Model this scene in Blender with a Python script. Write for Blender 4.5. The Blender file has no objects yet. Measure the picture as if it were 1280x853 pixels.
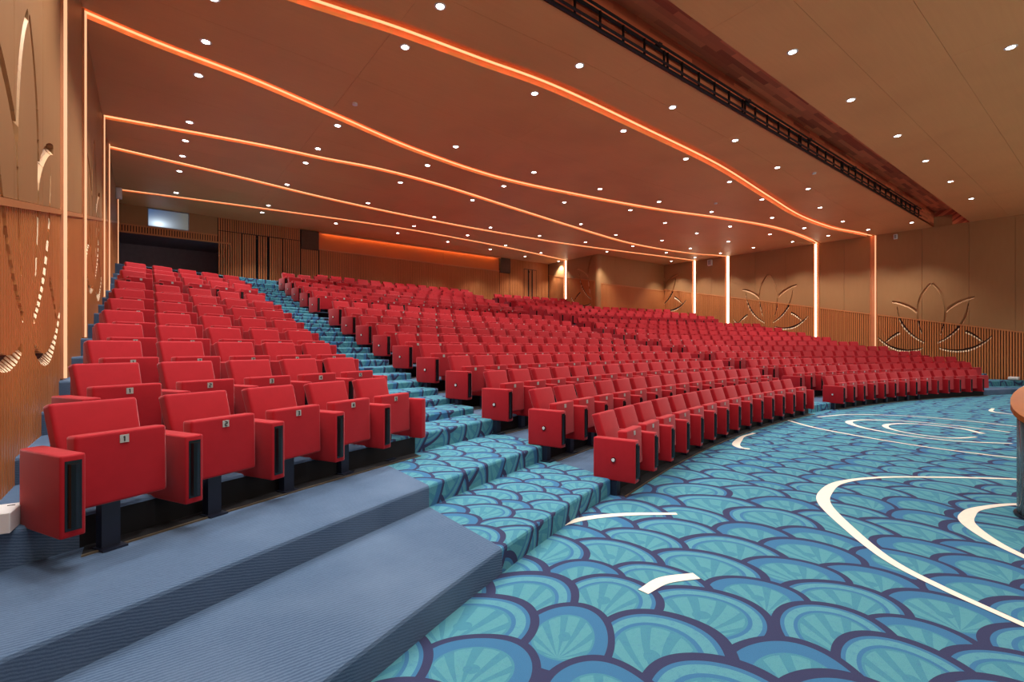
import bpy, bmesh, math, random
from mathutils import Vector, Matrix
random.seed(4)
SC = bpy.context.scene
COL = SC.collection
# ------------------------------------------------------------------ camera, world, light, exposure
# hall axes: X = across the hall (v), Y = towards the back wall (u), Z = up
cam_d = bpy.data.cameras.new('camera'); cam = bpy.data.objects.new('camera', cam_d); COL.objects.link(cam)
FPX, HORIZON = 600.0, 435.6
fwd = Vector((0.606, 0.7955, 0.0)).normalized()
pitch = 0.0
cam.location = (0, 0, 1.47)
cam.rotation_euler = (math.pi / 2 + pitch, 0, -math.atan2(fwd.x, fwd.y))
cam_d.sensor_width = 36; cam_d.lens = FPX / 1280 * 36
cam_d.shift_y = (HORIZON - 426.5) / 1280
cam_d.clip_start = 0.02; cam_d.clip_end = 200
SC.camera = cam
world = bpy.data.worlds.new('world'); SC.world = world; world.use_nodes = True
bg = world.node_tree.nodes['Background']
bg.inputs[0].default_value = (1.0, 0.93, 0.86, 1); bg.inputs[1].default_value = 0.16
SC.view_settings.view_transform = 'Standard'; SC.view_settings.look = 'None'
SC.view_settings.exposure = 0.38; SC.view_settings.gamma = 1.0
SPOT_W, SPOT_COL = 195.0, (1.0, 0.97, 0.95)
# unseen fill lights added behind the camera to brighten the front ceiling
for sx, sy in ((5.0, -4.5), (12.0, -5.0), (19.0, -4.5)):
    ld = bpy.data.lights.new('fill_light', 'AREA'); ld.shape = 'RECTANGLE'; ld.size = 3.0; ld.size_y = 1.2
    ld.energy = 85; ld.color = (1.0, 0.86, 0.72)
    lo = bpy.data.objects.new('fill_light', ld); COL.objects.link(lo)
    lo.location = (sx, sy, 2.2)
    lo.rotation_euler = Vector((0, 1.0, 0.7)).to_track_quat('-Z', 'Y').to_euler()
# ------------------------------------------------------------------ hall dimensions
CZ = 6.2                                     # ceiling height
CX, CY = 11.954, -21.541                     # centre of the seat row arcs
R0, RD = 25.85, 0.9435                       # first row radius, row depth
SW = 0.56                                    # seat spacing
LW = -0.71                                   # left wall
UB = 20.2                                    # back wall
def RW(u): return 24.85 - 0.085 * u          # right wall
ROWQ = [0, 1, 2, 3, 4, 5, 6, 7, 8, 9, 10.91, 11.95, 13.0, 13.92, 14.9, 15.9]
LEV = [0, .195, .372, .568, .755, .955, .1165 * 10, 1.395, 1.637, 1.876, 2.313, 2.535, 2.78, 3.03, 3.29, 3.52]
# tiers: (radius of the riser, height)
def roff(n): return .26 if n < 4 else .40
TIERS = [(R0 + (ROWQ[n] - 1) * RD + roff(n), LEV[n] - .03) for n in range(1, 16)]
TIERS.insert(9, (R0 + 9 * RD + .40, 2.07))
TIERS.append((R0 + 15.9 * RD + .40, 3.9))
def arc_u(r, v): return CY + math.sqrt(max(0.01, r * r - (v - CX) ** 2))
def level_at(v, u):
    r = math.hypot(v - CX, u - CY); z = 0
    for rr, h in TIERS:
        if r >= rr: z = h
    return z
def CAP(u): return 1.5 + 0.2 * u             # top of the slatted wainscot
# ------------------------------------------------------------------ helpers
def srgb(r, g, b):
    f = lambda c: (c / 255 / 12.92) if c / 255 <= 0.04045 else ((c / 255 + 0.055) / 1.055) ** 2.4
    return (f(r), f(g), f(b), 1)
class MB:
    def __init__(s): s.v = []; s.f = []; s.m = []
    def quad(s, pts, mi=0):
        n = len(s.v); s.v += [tuple(p) for p in pts]; s.f.append(tuple(range(n, n + len(pts)))); s.m.append(mi)
    def hexa(s, p, mi=0):                    # p: 4 bottom points ccw, 4 top points
        n = len(s.v); s.v += [tuple(q) for q in p]
        for q in ((3, 2, 1, 0), (4, 5, 6, 7), (0, 1, 5, 4), (1, 2, 6, 5), (2, 3, 7, 6), (3, 0, 4, 7)):
            s.f.append(tuple(n + k for k in q)); s.m.append(mi)
    def box(s, x0, x1, y0, y1, z0, z1, mi=0):
        s.hexa([(x0, y0, z0), (x1, y0, z0), (x1, y1, z0), (x0, y1, z0), (x0, y0, z1), (x1, y0, z1), (x1, y1, z1), (x0, y1, z1)], mi)
    def tube(s, a, b, r, n=8, mi=0, r2=None):
        a = Vector(a); b = Vector(b); d = (b - a).normalized(); r2 = r if r2 is None else r2
        x = d.orthogonal().normalized(); y = d.cross(x); k = len(s.v)
        for p, rr in ((a, r), (b, r2)):
            for i in range(n):
                t = 2 * math.pi * i / n; s.v.append(tuple(p + x * math.cos(t) * rr + y * math.sin(t) * rr))
        for i in range(n):
            j = (i + 1) % n; s.f.append((k + i, k + j, k + n + j, k + n + i)); s.m.append(mi)
        s.f.append(tuple(k + i for i in reversed(range(n)))); s.m.append(mi)
        s.f.append(tuple(k + n + i for i in range(n))); s.m.append(mi)
    def mesh(s, name, mats, smooth=False):
        me = bpy.data.meshes.new(name); me.from_pydata(s.v, [], s.f)
        for m in (mats if isinstance(mats, (list, tuple)) else [mats]): me.materials.append(m)
        me.polygons.foreach_set('material_index', s.m)
        if smooth: me.polygons.foreach_set('use_smooth', [True] * len(s.f))
        me.update(); return me
    def build(s, name, mats, parent=None, smooth=False, **kw):
        return link(name, s.mesh(name, mats, smooth), parent, **kw)
def link(name, me, parent=None, **kw):
    o = bpy.data.objects.new(name, me); COL.objects.link(o)
    if parent is not None: o.parent = parent
    for k, v in kw.items(): o[k] = v
    return o
def empty(name, loc=(0, 0, 0), rz=0, **kw):
    o = bpy.data.objects.new(name, None); COL.objects.link(o); o.location = loc; o.rotation_euler = (0, 0, rz)
    o.empty_display_size = 0.1
    for k, v in kw.items(): o[k] = v
    return o
def bevel_mesh(name, mb, mats, w, seg=2, smooth=True):
    me = mb.mesh(name, mats); bm = bmesh.new(); bm.from_mesh(me)
    bmesh.ops.remove_doubles(bm, verts=bm.verts, dist=1e-5)
    bmesh.ops.bevel(bm, geom=list(bm.edges), offset=w, segments=seg, affect='EDGES', profile=0.6)
    bm.to_mesh(me); bm.free()
    if smooth:
        me.polygons.foreach_set('use_smooth', [True] * len(me.polygons))
    return me
# ---- node expression helper
class E:
    def __init__(s, nt, sock): s.nt = nt; s.s = sock
    def op(s, o, *a):
        n = s.nt.nodes.new('ShaderNodeMath'); n.operation = o
        for i, q in enumerate((s,) + a):
            if isinstance(q, E): s.nt.links.new(q.s, n.inputs[i])
            else: n.inputs[i].default_value = q
        return E(s.nt, n.outputs[0])
    def __add__(s, o): return s.op('ADD', o)
    def __sub__(s, o): return s.op('SUBTRACT', o)
    def __mul__(s, o): return s.op('MULTIPLY', o)
    def __truediv__(s, o): return s.op('DIVIDE', o)
    def gt(s, o): return s.op('GREATER_THAN', o)
    def lt(s, o): return s.op('LESS_THAN', o)
    def fl(s): return s.op('FLOOR')
    def ab(s): return s.op('ABSOLUTE')
    def mx(s, o): return s.op('MAXIMUM', o)
def mixf(a, b, t):                           # a*(1-t)+b*t
    n = a.nt.nodes.new('ShaderNodeMix'); n.data_type = 'FLOAT'
    for q, i in ((t, 0), (a, 2), (b, 3)):
        if isinstance(q, E): a.nt.links.new(q.s, n.inputs[i])
        else: n.inputs[i].default_value = q
    return E(a.nt, n.outputs[0])
def mixc(nt, a, b, t, bt='MIX'):
    n = nt.nodes.new('ShaderNodeMix'); n.data_type = 'RGBA'; n.blend_type = bt
    for q, i in ((t, 0), (a, 6), (b, 7)):
        if hasattr(q, 's'): nt.links.new(q.s, n.inputs[i])
        elif hasattr(q, 'links'): nt.links.new(q, n.inputs[i])
        else: n.inputs[i].default_value = q
    return n.outputs[2]
def newmat(name):
    m = bpy.data.materials.new(name); m.use_nodes = True; nt = m.node_tree
    return m, nt, nt.nodes['Principled BSDF']
def noise(nt, vec, scale, detail=3, rough=0.5):
    n = nt.nodes.new('ShaderNodeTexNoise'); n.inputs['Scale'].default_value = scale; n.inputs['Detail'].default_value = detail
    n.inputs['Roughness'].default_value = rough
    if vec is not None: nt.links.new(vec, n.inputs['Vector'])
    return n
def mapping(nt, scale, src='Position'):
    g = nt.nodes.new('ShaderNodeNewGeometry') if src == 'Position' else nt.nodes.new('ShaderNodeTexCoord')
    mp = nt.nodes.new('ShaderNodeMapping'); mp.inputs['Scale'].default_value = scale
    nt.links.new(g.outputs['Position' if src == 'Position' else 'Object'], mp.inputs['Vector']); return mp.outputs[0]
def plain(name, col, rough=0.5, metal=0.0, var=0.08, scale=8, emit=None, sheen=0, coat=0, stretch=(1, 1, 1), spec=0.5, bump=0.0):
    m, nt, b = newmat(name)
    v = mapping(nt, stretch, 'Object'); n = noise(nt, v, scale)
    c2 = tuple(max(0, c * (1 - 3 * var)) for c in col[:3]) + (1,); c3 = tuple(min(1, c * (1 + 2 * var)) for c in col[:3]) + (1,)
    nt.links.new(mixc(nt, c2, c3, E(nt, n.outputs['Fac'])), b.inputs['Base Color'])
    b.inputs['Roughness'].default_value = rough; b.inputs['Metallic'].default_value = metal
    b.inputs['Sheen Weight'].default_value = sheen; b.inputs['Coat Weight'].default_value = coat
    b.inputs['Specular IOR Level'].default_value = spec
    if bump:
        bp = nt.nodes.new('ShaderNodeBump'); bp.inputs['Strength'].default_value = bump; bp.inputs['Distance'].default_value = 0.01
        nt.links.new(n.outputs['Fac'], bp.inputs['Height']); nt.links.new(bp.outputs[0], b.inputs['Normal'])
    return m
def emitter(name, col, strength):
    m, nt, b = newmat(name); b.inputs['Base Color'].default_value = (0.1, 0.1, 0.1, 1)
    b.inputs['Emission Color'].default_value = col; b.inputs['Emission Strength'].default_value = strength
    return m
# ------------------------------------------------------------------ materials
def wood(name, c1, c2, rough=0.42, grain=(14, 14, 0.8), spec=0.5):
    m, nt, b = newmat(name)
    v = mapping(nt, grain); n = noise(nt, v, 3.0, 5, 0.6); n2 = noise(nt, mapping(nt, (1, 1, 1)), 0.6, 2)
    c = mixc(nt, c1, c2, E(nt, n.outputs['Fac']))
    dark = tuple(q * 0.82 for q in c1[:3]) + (1,)
    c = mixc(nt, c, dark, (E(nt, n2.outputs['Fac']) - 0.42).mx(0.0) * 1.5)
    nt.links.new(c, b.inputs['Base Color']); b.inputs['Roughness'].default_value = rough; b.inputs['Specular IOR Level'].default_value = spec
    return m
M_slat = wood('slat_wood', srgb(192, 116, 64), srgb(214, 138, 80), 0.38)
M_slatback = plain('slat_backing', srgb(54, 24, 14), 0.7)
M_panel = wood('wall_panel_veneer', srgb(158, 114, 70), srgb(168, 124, 78), 0.5, (3, 3, 0.5))
M_copper = plain('copper_lining', srgb(224, 150, 104), 0.35, 0.3, 0.06, 3)
M_lip = plain('lit_cut_wood', srgb(244, 216, 176), 0.6, 0, 0.03, 20)  # cut lips paler than the face; light catching them is put into the colour
M_lip2 = plain('lit_cut_veneer', srgb(206, 160, 112), 0.6, 0, 0.03, 20)
M_cap = wood('cap_wood', srgb(190, 122, 72), srgb(205, 138, 86), 0.4, (2, 2, 14))
M_ceil = wood('ceiling_veneer', srgb(212, 154, 98), srgb(222, 164, 106), 0.5, (0.4, 8, 8), 0.3)
M_slot = None
def mk_slot():
    m, nt, b = newmat('slot_dark_planks')
    v = mapping(nt, (1, 1, 1)); sp = nt.nodes.new('ShaderNodeSeparateXYZ'); nt.links.new(v, sp.inputs[0])
    x = E(nt, sp.outputs[0]); z = E(nt, sp.outputs[2]) + E(nt, sp.outputs[1]) * 0.7
    row = (z / 0.07).fl(); xx = x / 0.9 + row * 0.37
    cmb = nt.nodes.new('ShaderNodeCombineXYZ'); nt.links.new(xx.fl().s, cmb.inputs[0]); nt.links.new(row.s, cmb.inputs[1])
    wn = nt.nodes.new('ShaderNodeTexWhiteNoise'); wn.noise_dimensions = '2D'; nt.links.new(cmb.outputs[0], wn.inputs['Vector'])
    c = mixc(nt, srgb(176, 82, 52), srgb(250, 150, 100), E(nt, wn.outputs[0]))
    nt.links.new(c, b.inputs['Base Color']); b.inputs['Roughness'].default_value = 0.5
    return m
M_slot = mk_slot()
M_red = None
def mk_red(name, c1, c2):
    m, nt, b = newmat(name)
    v = mapping(nt, (1, 1, 1), 'Object'); n = noise(nt, v, 14, 4, 0.6); n2 = noise(nt, v, 420, 2)
    nt.links.new(mixc(nt, c1, c2, E(nt, n.outputs['Fac'])), b.inputs['Base Color'])
    b.inputs['Roughness'].default_value = 0.75; b.inputs['Specular IOR Level'].default_value = 0.25
    b.inputs['Sheen Weight'].default_value = 0.4; b.inputs['Sheen Roughness'].default_value = 0.4
    b.inputs['Sheen Tint'].default_value = (1.0, 0.6, 0.6, 1)
    bp = nt.nodes.new('ShaderNodeBump'); bp.inputs['Strength'].default_value = 0.12; bp.inputs['Distance'].default_value = 0.002
    nt.links.new(n2.outputs['Fac'], bp.inputs['Height']); nt.links.new(bp.outputs[0], b.inputs['Normal'])
    return m
M_red = mk_red('red_upholstery', srgb(156, 14, 26), srgb(174, 20, 34))
M_black = plain('black_plastic', srgb(14, 16, 20), 0.25, 0, 0.1, 6)
M_navy = plain('navy_steel', srgb(26, 32, 50), 0.4, 0.2, 0.1, 6)
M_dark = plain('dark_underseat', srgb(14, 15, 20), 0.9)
M_white = plain('white_plastic', srgb(225, 226, 224), 0.4, 0, 0.02, 6)
M_silver = plain('silver_plate', srgb(176, 176, 170), 0.45, 0.1, 0.02, 6)
M_ink = plain('black_ink', srgb(25, 25, 28), 0.6)
M_chrome = plain('chrome', srgb(225, 225, 225), 0.15, 1.0, 0.02, 6)
M_alu = plain('bronze_aluminium', srgb(120, 104, 84), 0.4, 0.6, 0.1, 20)
M_led_o = emitter('led_amber', (1.0, 0.42, 0.18, 1), 1.25)
M_led_h = emitter('led_amber_fill', (1.0, 0.42, 0.2, 1), 4.0)
M_led_p = emitter('led_peach', (1.0, 0.50, 0.25, 1), 0.85)
M_led_w = emitter('led_warm_white', (1.0, 0.84, 0.62, 1), 5.0)
M_lens = emitter('downlight_lens', (1.0, 0.97, 0.93, 1), 16.0)
M_inlay = plain('cream_carpet_inlay', srgb(238, 226, 208), 0.9, 0, 0.04, 30)
M_recess = plain('recess_paint', srgb(150, 132, 142), 0.9)
M_reveal = plain('reveal_paint', srgb(150, 150, 140), 0.9)
M_speaker = plain('speaker_cloth', srgb(92, 70, 52), 0.9)
M_truss = plain('truss_black', srgb(16, 15, 15), 0.5)
def mk_glow():
    m, nt, b = newmat('lit_copper_panel'); v = mapping(nt, (1, 1, 1)); n = noise(nt, v, 0.5, 2)
    nt.links.new(mixc(nt, srgb(190, 100, 44), srgb(206, 116, 56), E(nt, n.outputs['Fac'])), b.inputs['Base Color'])
    b.inputs['Roughness'].default_value = 0.35
    return m
M_orange = mk_glow()
def mk_carpet(name, bands, fine_k=1.0):
    """grey ribbed carpet; fish-scale patterned carpet where X lies inside one of the bands (None = everywhere)"""
    m, nt, b = newmat(name)
    pos = mapping(nt, (1, 1, 1)); sp = nt.nodes.new('ShaderNodeSeparateXYZ'); nt.links.new(pos, sp.inputs[0])
    X, Y, Z = (E(nt, sp.outputs[i]) for i in range(3))
    wz = noise(nt, pos, 0.55, 1); ws = nt.nodes.new('ShaderNodeSeparateColor'); nt.links.new(wz.outputs['Color'], ws.inputs[0])
    wx, wy = E(nt, ws.outputs[0]) - 0.5, E(nt, ws.outputs[1]) - 0.5
    Yz = Y - Z * 0.8
    ux, uy = 0.75, 0.66
    px = X * uy - Yz * ux + wx * 0.55; py = X * ux + Yz * uy + wy * 0.5
    px, py = px * fine_k, py * fine_k
    W, H, RB = 0.60, 0.38, 0.335
    base = (py / H).fl()
    q = ang = rnd = None
    for k in (1, 0, -1):
        j = base + k
        par = j * 0.5 - (j * 0.5).fl()                        # 0 or .5
        c0 = (px / W - par).fl()
        for side in (1.0, 0.0):
            cxi = c0 + side
            cmb = nt.nodes.new('ShaderNodeCombineXYZ'); nt.links.new(cxi.s, cmb.inputs[0]); nt.links.new(j.s, cmb.inputs[1])
            wn = nt.nodes.new('ShaderNodeTexWhiteNoise'); wn.noise_dimensions = '2D'; nt.links.new(cmb.outputs[0], wn.inputs['Vector'])
            rs = nt.nodes.new('ShaderNodeSeparateColor'); nt.links.new(wn.outputs['Color'], rs.inputs[0])
            r1, r2, r3 = (E(nt, rs.outputs[i]) for i in range(3))
            dx = px - (cxi + par) * W - (r2 - 0.5) * 0.16; dy = py - j * H - (r3 - 0.5) * 0.14
            rad = r1 * 0.11 + RB
            d = (dx * dx + dy * dy).op('SQRT') / rad
            a = dx.op('ARCTAN2', dy + rad * 0.55)
            ins = d.lt(1.0)
            if q is None: q, ang, rnd = d, a, r1
            else: q, ang, rnd = mixf(q, d, ins), mixf(ang, a, ins), mixf(rnd, r1, ins)
    NAVY, BLUE, TEAL, LITE = srgb(56, 60, 90), srgb(60, 110, 148), srgb(70, 130, 148), srgb(94, 156, 160)
    vein = (ang * 16.0).op('SINE'); inner = q.lt(0.60)
    petal = vein.gt(-0.35) * q.lt(0.56) * q.gt(0.12)
    ring = q.gt(0.66) * q.lt(0.80) * rnd.gt(0.35)
    fine = noise(nt, pos, 260, 2, 0.7); mott = noise(nt, pos, 26, 3, 0.7)
    c = mixc(nt, BLUE, TEAL, inner)
    c = mixc(nt, c, LITE, petal * (E(nt, mott.outputs['Fac']) * 1.1).op('MINIMUM', 1.0))
    c = mixc(nt, c, LITE, ring * 0.7)
    c = mixc(nt, c, BLUE, (E(nt, mott.outputs['Fac']) - 0.5).mx(0.0) * 2.0)
    c = mixc(nt, c, NAVY, q.gt(0.862))
    pat = c
    if bands is not None:
        msk = None
        for a0, a1 in bands:
            t = X.gt(a0) * X.lt(a1); msk = t if msk is None else msk.mx(t)
        rib = (Y * 300.0 + Z * 400.0 + (E(nt, mott.outputs['Fac']) * 6.0)).op('SINE') * 0.5 + 0.5
        big = noise(nt, pos, 1.3, 3)
        g = mixc(nt, srgb(58, 78, 104), srgb(96, 118, 144), rib * 0.6 + E(nt, fine.outputs['Fac']) * 0.4)
        g = mixc(nt, g, srgb(108, 128, 152), (E(nt, big.outputs['Fac']) - 0.45).mx(0.0) * 1.6)
        c = mixc(nt, g, pat, msk)
    c = mixc(nt, c, (0, 0, 0, 1), (E(nt, fine.outputs['Fac']) - 0.5).mx(0.0) * 1.2)
    nt.links.new(c, b.inputs['Base Color']); b.inputs['Roughness'].default_value = 0.95; b.inputs['Specular IOR Level'].default_value = 0.15
    bp = nt.nodes.new('ShaderNodeBump'); bp.inputs['Strength'].default_value = 0.35; bp.inputs['Distance'].default_value = 0.004
    nt.links.new(fine.outputs['Fac'], bp.inputs['Height']); nt.links.new(bp.outputs[0], b.inputs['Normal'])
    return m
M_floor = mk_carpet('fish_scale_carpet', None, 1.12)
M_tierA = mk_carpet('grey_carpet_front', [(1.85, 3.74), (11.75, 13.05), (22.6, 30)], 1.6)
M_tierB = mk_carpet('grey_carpet', [(1.85, 3.70), (11.95, 13.08), (22.6, 30)], 1.6)
# ------------------------------------------------------------------ floor, tiers, aisle steps
fl = MB(); fl.quad([(LW - .1, -4, 0), (26, -4, 0), (26, 7, 0), (LW - .1, 7, 0)])
floor = fl.build('floor', M_floor, kind='structure')
def frange(a, b, n): return [a + (b - a) * i / n for i in range(n + 1)]
AISLES = [(2.30, 3.72), (11.9, 13.12)]
def in_seats(v, n): return -0.30 < v < 2.30 or 3.74 < v < 11.9 or 13.12 < v < (20.85 if n == 0 else 22.5 if n == 1 else 23.9)
vs = sorted(set([round(x, 3) for x in frange(LW - .05, 25.2, 90)] + [-0.30, 1.85, 2.30, 3.74, 11.9, 13.12, 20.85, 22.5, 23.9]))
for n, (r, h) in enumerate(TIERS):
    hp = TIERS[n - 1][1] if n else 0
    rn = TIERS[n + 1][0] + .04 if n + 1 < len(TIERS) else None
    t = MB(); e = .022
    for a, b in zip(vs[:-1], vs[1:]):
        ua, ub = arc_u(r, a), arc_u(r, b)
        if rn: na, nb = arc_u(rn, a), arc_u(rn, b)
        else: na = nb = UB + 2.4
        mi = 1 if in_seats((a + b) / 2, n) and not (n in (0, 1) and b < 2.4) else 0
        # riser, rounded nosing, tread
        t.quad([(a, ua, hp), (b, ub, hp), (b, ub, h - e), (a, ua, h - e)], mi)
        t.quad([(a, ua, h - e), (b, ub, h - e), (b, ub + e * .35, h - e * .3), (a, ua + e * .35, h - e * .3)])
        t.quad([(a, ua + e * .35, h - e * .3), (b, ub + e * .35, h - e * .3), (b, ub + e * 1.1, h), (a, ua + e * 1.1, h)])
        t.quad([(a, ua + e * 1.1, h), (b, ub + e * 1.1, h), (b, nb, h), (a, na, h)])
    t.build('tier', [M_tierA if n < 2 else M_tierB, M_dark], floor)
# half-height steps in the two aisles
for n in range(3, len(TIERS)):
    r, h = TIERS[n]; hp = TIERS[n - 1][1]; rp = TIERS[n - 1][0]; dr = (r - rp) * 0.5
    for a0, a1 in AISLES:
        t = MB(); e = .02; hm = (h + hp) / 2
        for a, b in zip(frange(a0, a1, 4)[:-1], frange(a0, a1, 4)[1:]):
            ua, ub = arc_u(r - dr, a), arc_u(r - dr, b); na, nb = arc_u(r, a) + .01, arc_u(r, b) + .01
            t.quad([(a, ua, hp), (b, ub, hp), (b, ub, hm - e), (a, ua, hm - e)])
            t.quad([(a, ua, hm - e), (b, ub, hm - e), (b, ub + e, hm), (a, ua + e, hm)])
            t.quad([(a, ua + e, hm), (b, ub + e, hm), (b, nb, hm), (a, na, hm)])
        for s in (a0, a1):
            t.quad([(s, arc_u(r - dr, s), hp), (s, arc_u(r, s), hp), (s, arc_u(r, s), hm), (s, arc_u(r - dr, s) + .01, hm)])
        t.build('aisle_step', M_tierB, floor)
# bronze edging strips and the dark bare floor under the front rows
for n in range(0, 7):
    rr = R0 + ROWQ[n] * RD + .10; z = LEV[n] - (.03 if n else 0)
    for lo, hi in (((-.28, 2.28),) if n > 1 else ()) + ((3.76, 11.85), (13.15, 20.8 if n == 0 else 22.4 if n == 1 else 23.8)):
        s = MB(); d = MB(); k = max(4, int((hi - lo) / .5)); V = frange(lo, hi, k)
        for a, b in zip(V[:-1], V[1:]):
            P = lambda r, v, zz: (v, arc_u(r, v), zz)
            s.hexa([P(rr, a, z), P(rr, b, z), P(rr + .018, b, z), P(rr + .018, a, z), P(rr, a, z + .009), P(rr, b, z + .009), P(rr + .018, b, z + .009), P(rr + .018, a, z + .009)])
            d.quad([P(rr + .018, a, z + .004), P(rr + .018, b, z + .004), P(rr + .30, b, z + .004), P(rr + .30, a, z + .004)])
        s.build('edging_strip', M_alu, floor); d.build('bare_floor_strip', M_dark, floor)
# cream curves woven into the carpet
def catmull(P, m=8):
    P = [Vector(p) for p in P]; out = []
    Q = [P[0] * 2 - P[1]] + P + [P[-1] * 2 - P[-2]]
    for i in range(1, len(Q) - 2):
        p0, p1, p2, p3 = Q[i - 1], Q[i], Q[i + 1], Q[i + 2]
        for k in range(m):
            t = k / m
            out.append(0.5 * ((2 * p1) + (p2 - p0) * t + (2 * p0 - 5 * p1 + 4 * p2 - p3) * t * t + (3 * p1 - p0 - 3 * p2 + p3) * t ** 3))
    out.append(P[-1]); return out
INLAYS = [
    ([(2.65, 2.92), (3.0, 2.91), (3.37, 2.76), (3.74, 2.50)], (.05, .075, .07, .05)),
    ([(2.38, 1.82), (2.60, 1.83), (2.82, 1.74)], (.07, .085, .08)),
    ([(3.2, -.6), (3.45, -.1), (3.70, .38), (3.87, .73), (4.1, 1.07), (4.57, 1.46), (5.1, 1.82), (5.54, 1.96), (6.02, 2.0), (6.53, 1.85), (7.01, 1.53), (7.8, .8), (8.6, -.3)], (.05, .05, .05, .06, .07, .09, .11, .11, .08, .06, .05, .05, .05)),
    ([(4.3, -.3), (4.65, .2), (4.91, .5), (5.14, .7), (5.47, .88), (5.74, .93), (6.08, .9), (6.57, .67), (7.1, .1)], (.04, .05, .06, .08, .10, .10, .07, .05, .04)),
    ([(10.38, 4.36), (9.85, 3.7), (9.5, 2.95), (9.25, 2.11), (9.2, 1.5), (9.27, .95), (9.6, 0)], (.07, .06, .055, .05, .05, .05, .05)),
    ([(10.6, 1.21), (10.2, 1.75), (10.14, 2.32), (10.3, 2.75), (10.6, 3.2), (11.02, 3.5), (11.4, 3.55), (11.76, 3.4), (12.15, 2.9), (12.2, 2.2), (12.0, 1.4)], (.05, .05, .05, .06, .09, .12, .10, .07, .06, .05, .05)),
    ([(10.9, 1.66), (10.5, 1.85), (10.40, 2.1), (10.52, 2.5), (10.8, 2.8), (11.15, 2.95), (11.5, 2.93), (11.84, 2.7), (11.86, 2.05), (11.45, 1.66)], (.05, .06, .05, .05, .07, .10, .08, .06, .06, .10)),
    ([(8.36, 4.06), (7.9, 4.02), (7.52, 3.90), (7.15, 3.75), (6.98, 3.6), (6.98, 3.46)], (.06, .06, .10, .11, .08, .06)),
    ([(11.4, 4.2), (12.4, 3.9), (13.1, 3.1), (13.2, 2.2), (12.9, 1.2)], (.05, .05, .05, .05, .05)),
    ([(16.4, 2.2), (15.6, 2.1), (15.2, 1.6)], (.06, .08, .05)),
    ([(18.6, 1.7), (19.2, 2.0), (19.7, 1.7)], (.06, .09, .06)),
]
for pts, wd in INLAYS:
    c = catmull([(p[0], p[1], w) for p, w in zip(pts, wd)]); m = MB(); L = []
    for i, p in enumerate(c):
        a = c[max(0, i - 1)]; b = c[min(len(c) - 1, i + 1)]; t = Vector((b.x - a.x, b.y - a.y)).normalized(); nrm = Vector((-t.y, t.x)) * p.z * .5
        L.append(((p.x + nrm.x, p.y + nrm.y, .004), (p.x - nrm.x, p.y - nrm.y, .004)))
    for (a, b), (c1, d1) in zip(L[:-1], L[1:]): m.quad([b, d1, c1, a])
    m.build('floor_inlay', M_inlay, floor)
# ------------------------------------------------------------------ lotus grooves (profile shared by every wall)
def bez(P, W, n=18):
    out = []
    for i in range(n + 1):
        t = i / n; k = (1 - t)
        x, z = (sum(c * p[a] for c, p in zip((k ** 3, 3 * k * k * t, 3 * k * t * t, t ** 3), P)) for a in (0, 1))
        w = (W[0] * (1 - 2 * t) + W[1] * 2 * t) if t < .5 else (W[1] * (2 - 2 * t) + W[2] * (2 * t - 1))
        out.append((x, z, w * .68))
    L, Rr = [], []
    for i, (x, z, w) in enumerate(out):
        a = out[max(0, i - 1)]; b = out[min(n, i + 1)]; t = Vector((b[0] - a[0], b[1] - a[1])).normalized()
        L.append((x - t.y * w / 2, z + t.x * w / 2)); Rr.append((x + t.y * w / 2, z - t.x * w / 2))
    return L + Rr[::-1]
HALF = [
    bez([(.03, 4.02), (.32, 3.72), (.58, 3.05), (.27, 2.05)], (.05, .12, .03)),
    bez([(1.22, 3.40), (1.0, 3.37), (.65, 3.22), (.42, 2.93)], (.04, .10, .12)),
    bez([(1.05, 3.16), (1.02, 2.6), (.75, 2.05), (.2, 1.72)], (.04, .10, .03)),
    bez([(1.68, 1.94), (1.35, 1.5), (.85, 1.25), (.25, 1.5)], (.03, .11, .03)),
    bez([(.98, 2.13), (1.15, 2.05), (1.3, 1.9), (1.46, 1.72)], (.09, .08, .03)),
]
LOTUS = HALF + [[(-x, z) for x, z in p] for p in HALF]
def cuts(polys, s):
    iv = []
    for P in polys:
        zs = []
        for (x0, z0), (x1, z1) in zip(P, P[1:] + P[:1]):
            if (x0 <= s) != (x1 <= s): zs.append(z0 + (z1 - z0) * (s - x0) / (x1 - x0))
        zs.sort(); iv += list(zip(zs[0::2], zs[1::2]))
    iv.sort(); out = []
    for a, b in iv:
        if out and a < out[-1][1] + .004: out[-1] = (out[-1][0], max(b, out[-1][1]))
        else: out.append((a, b))
    return out
def solid(iv, z0, z1):
    out = []; z = z0
    for a, b in iv:
        if b <= z0 or a >= z1: continue
        if a - z > .004: out.append((z, a))
        z = max(z, b)
    if z1 - z > .004: out.append((z, z1))
    return out
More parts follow.
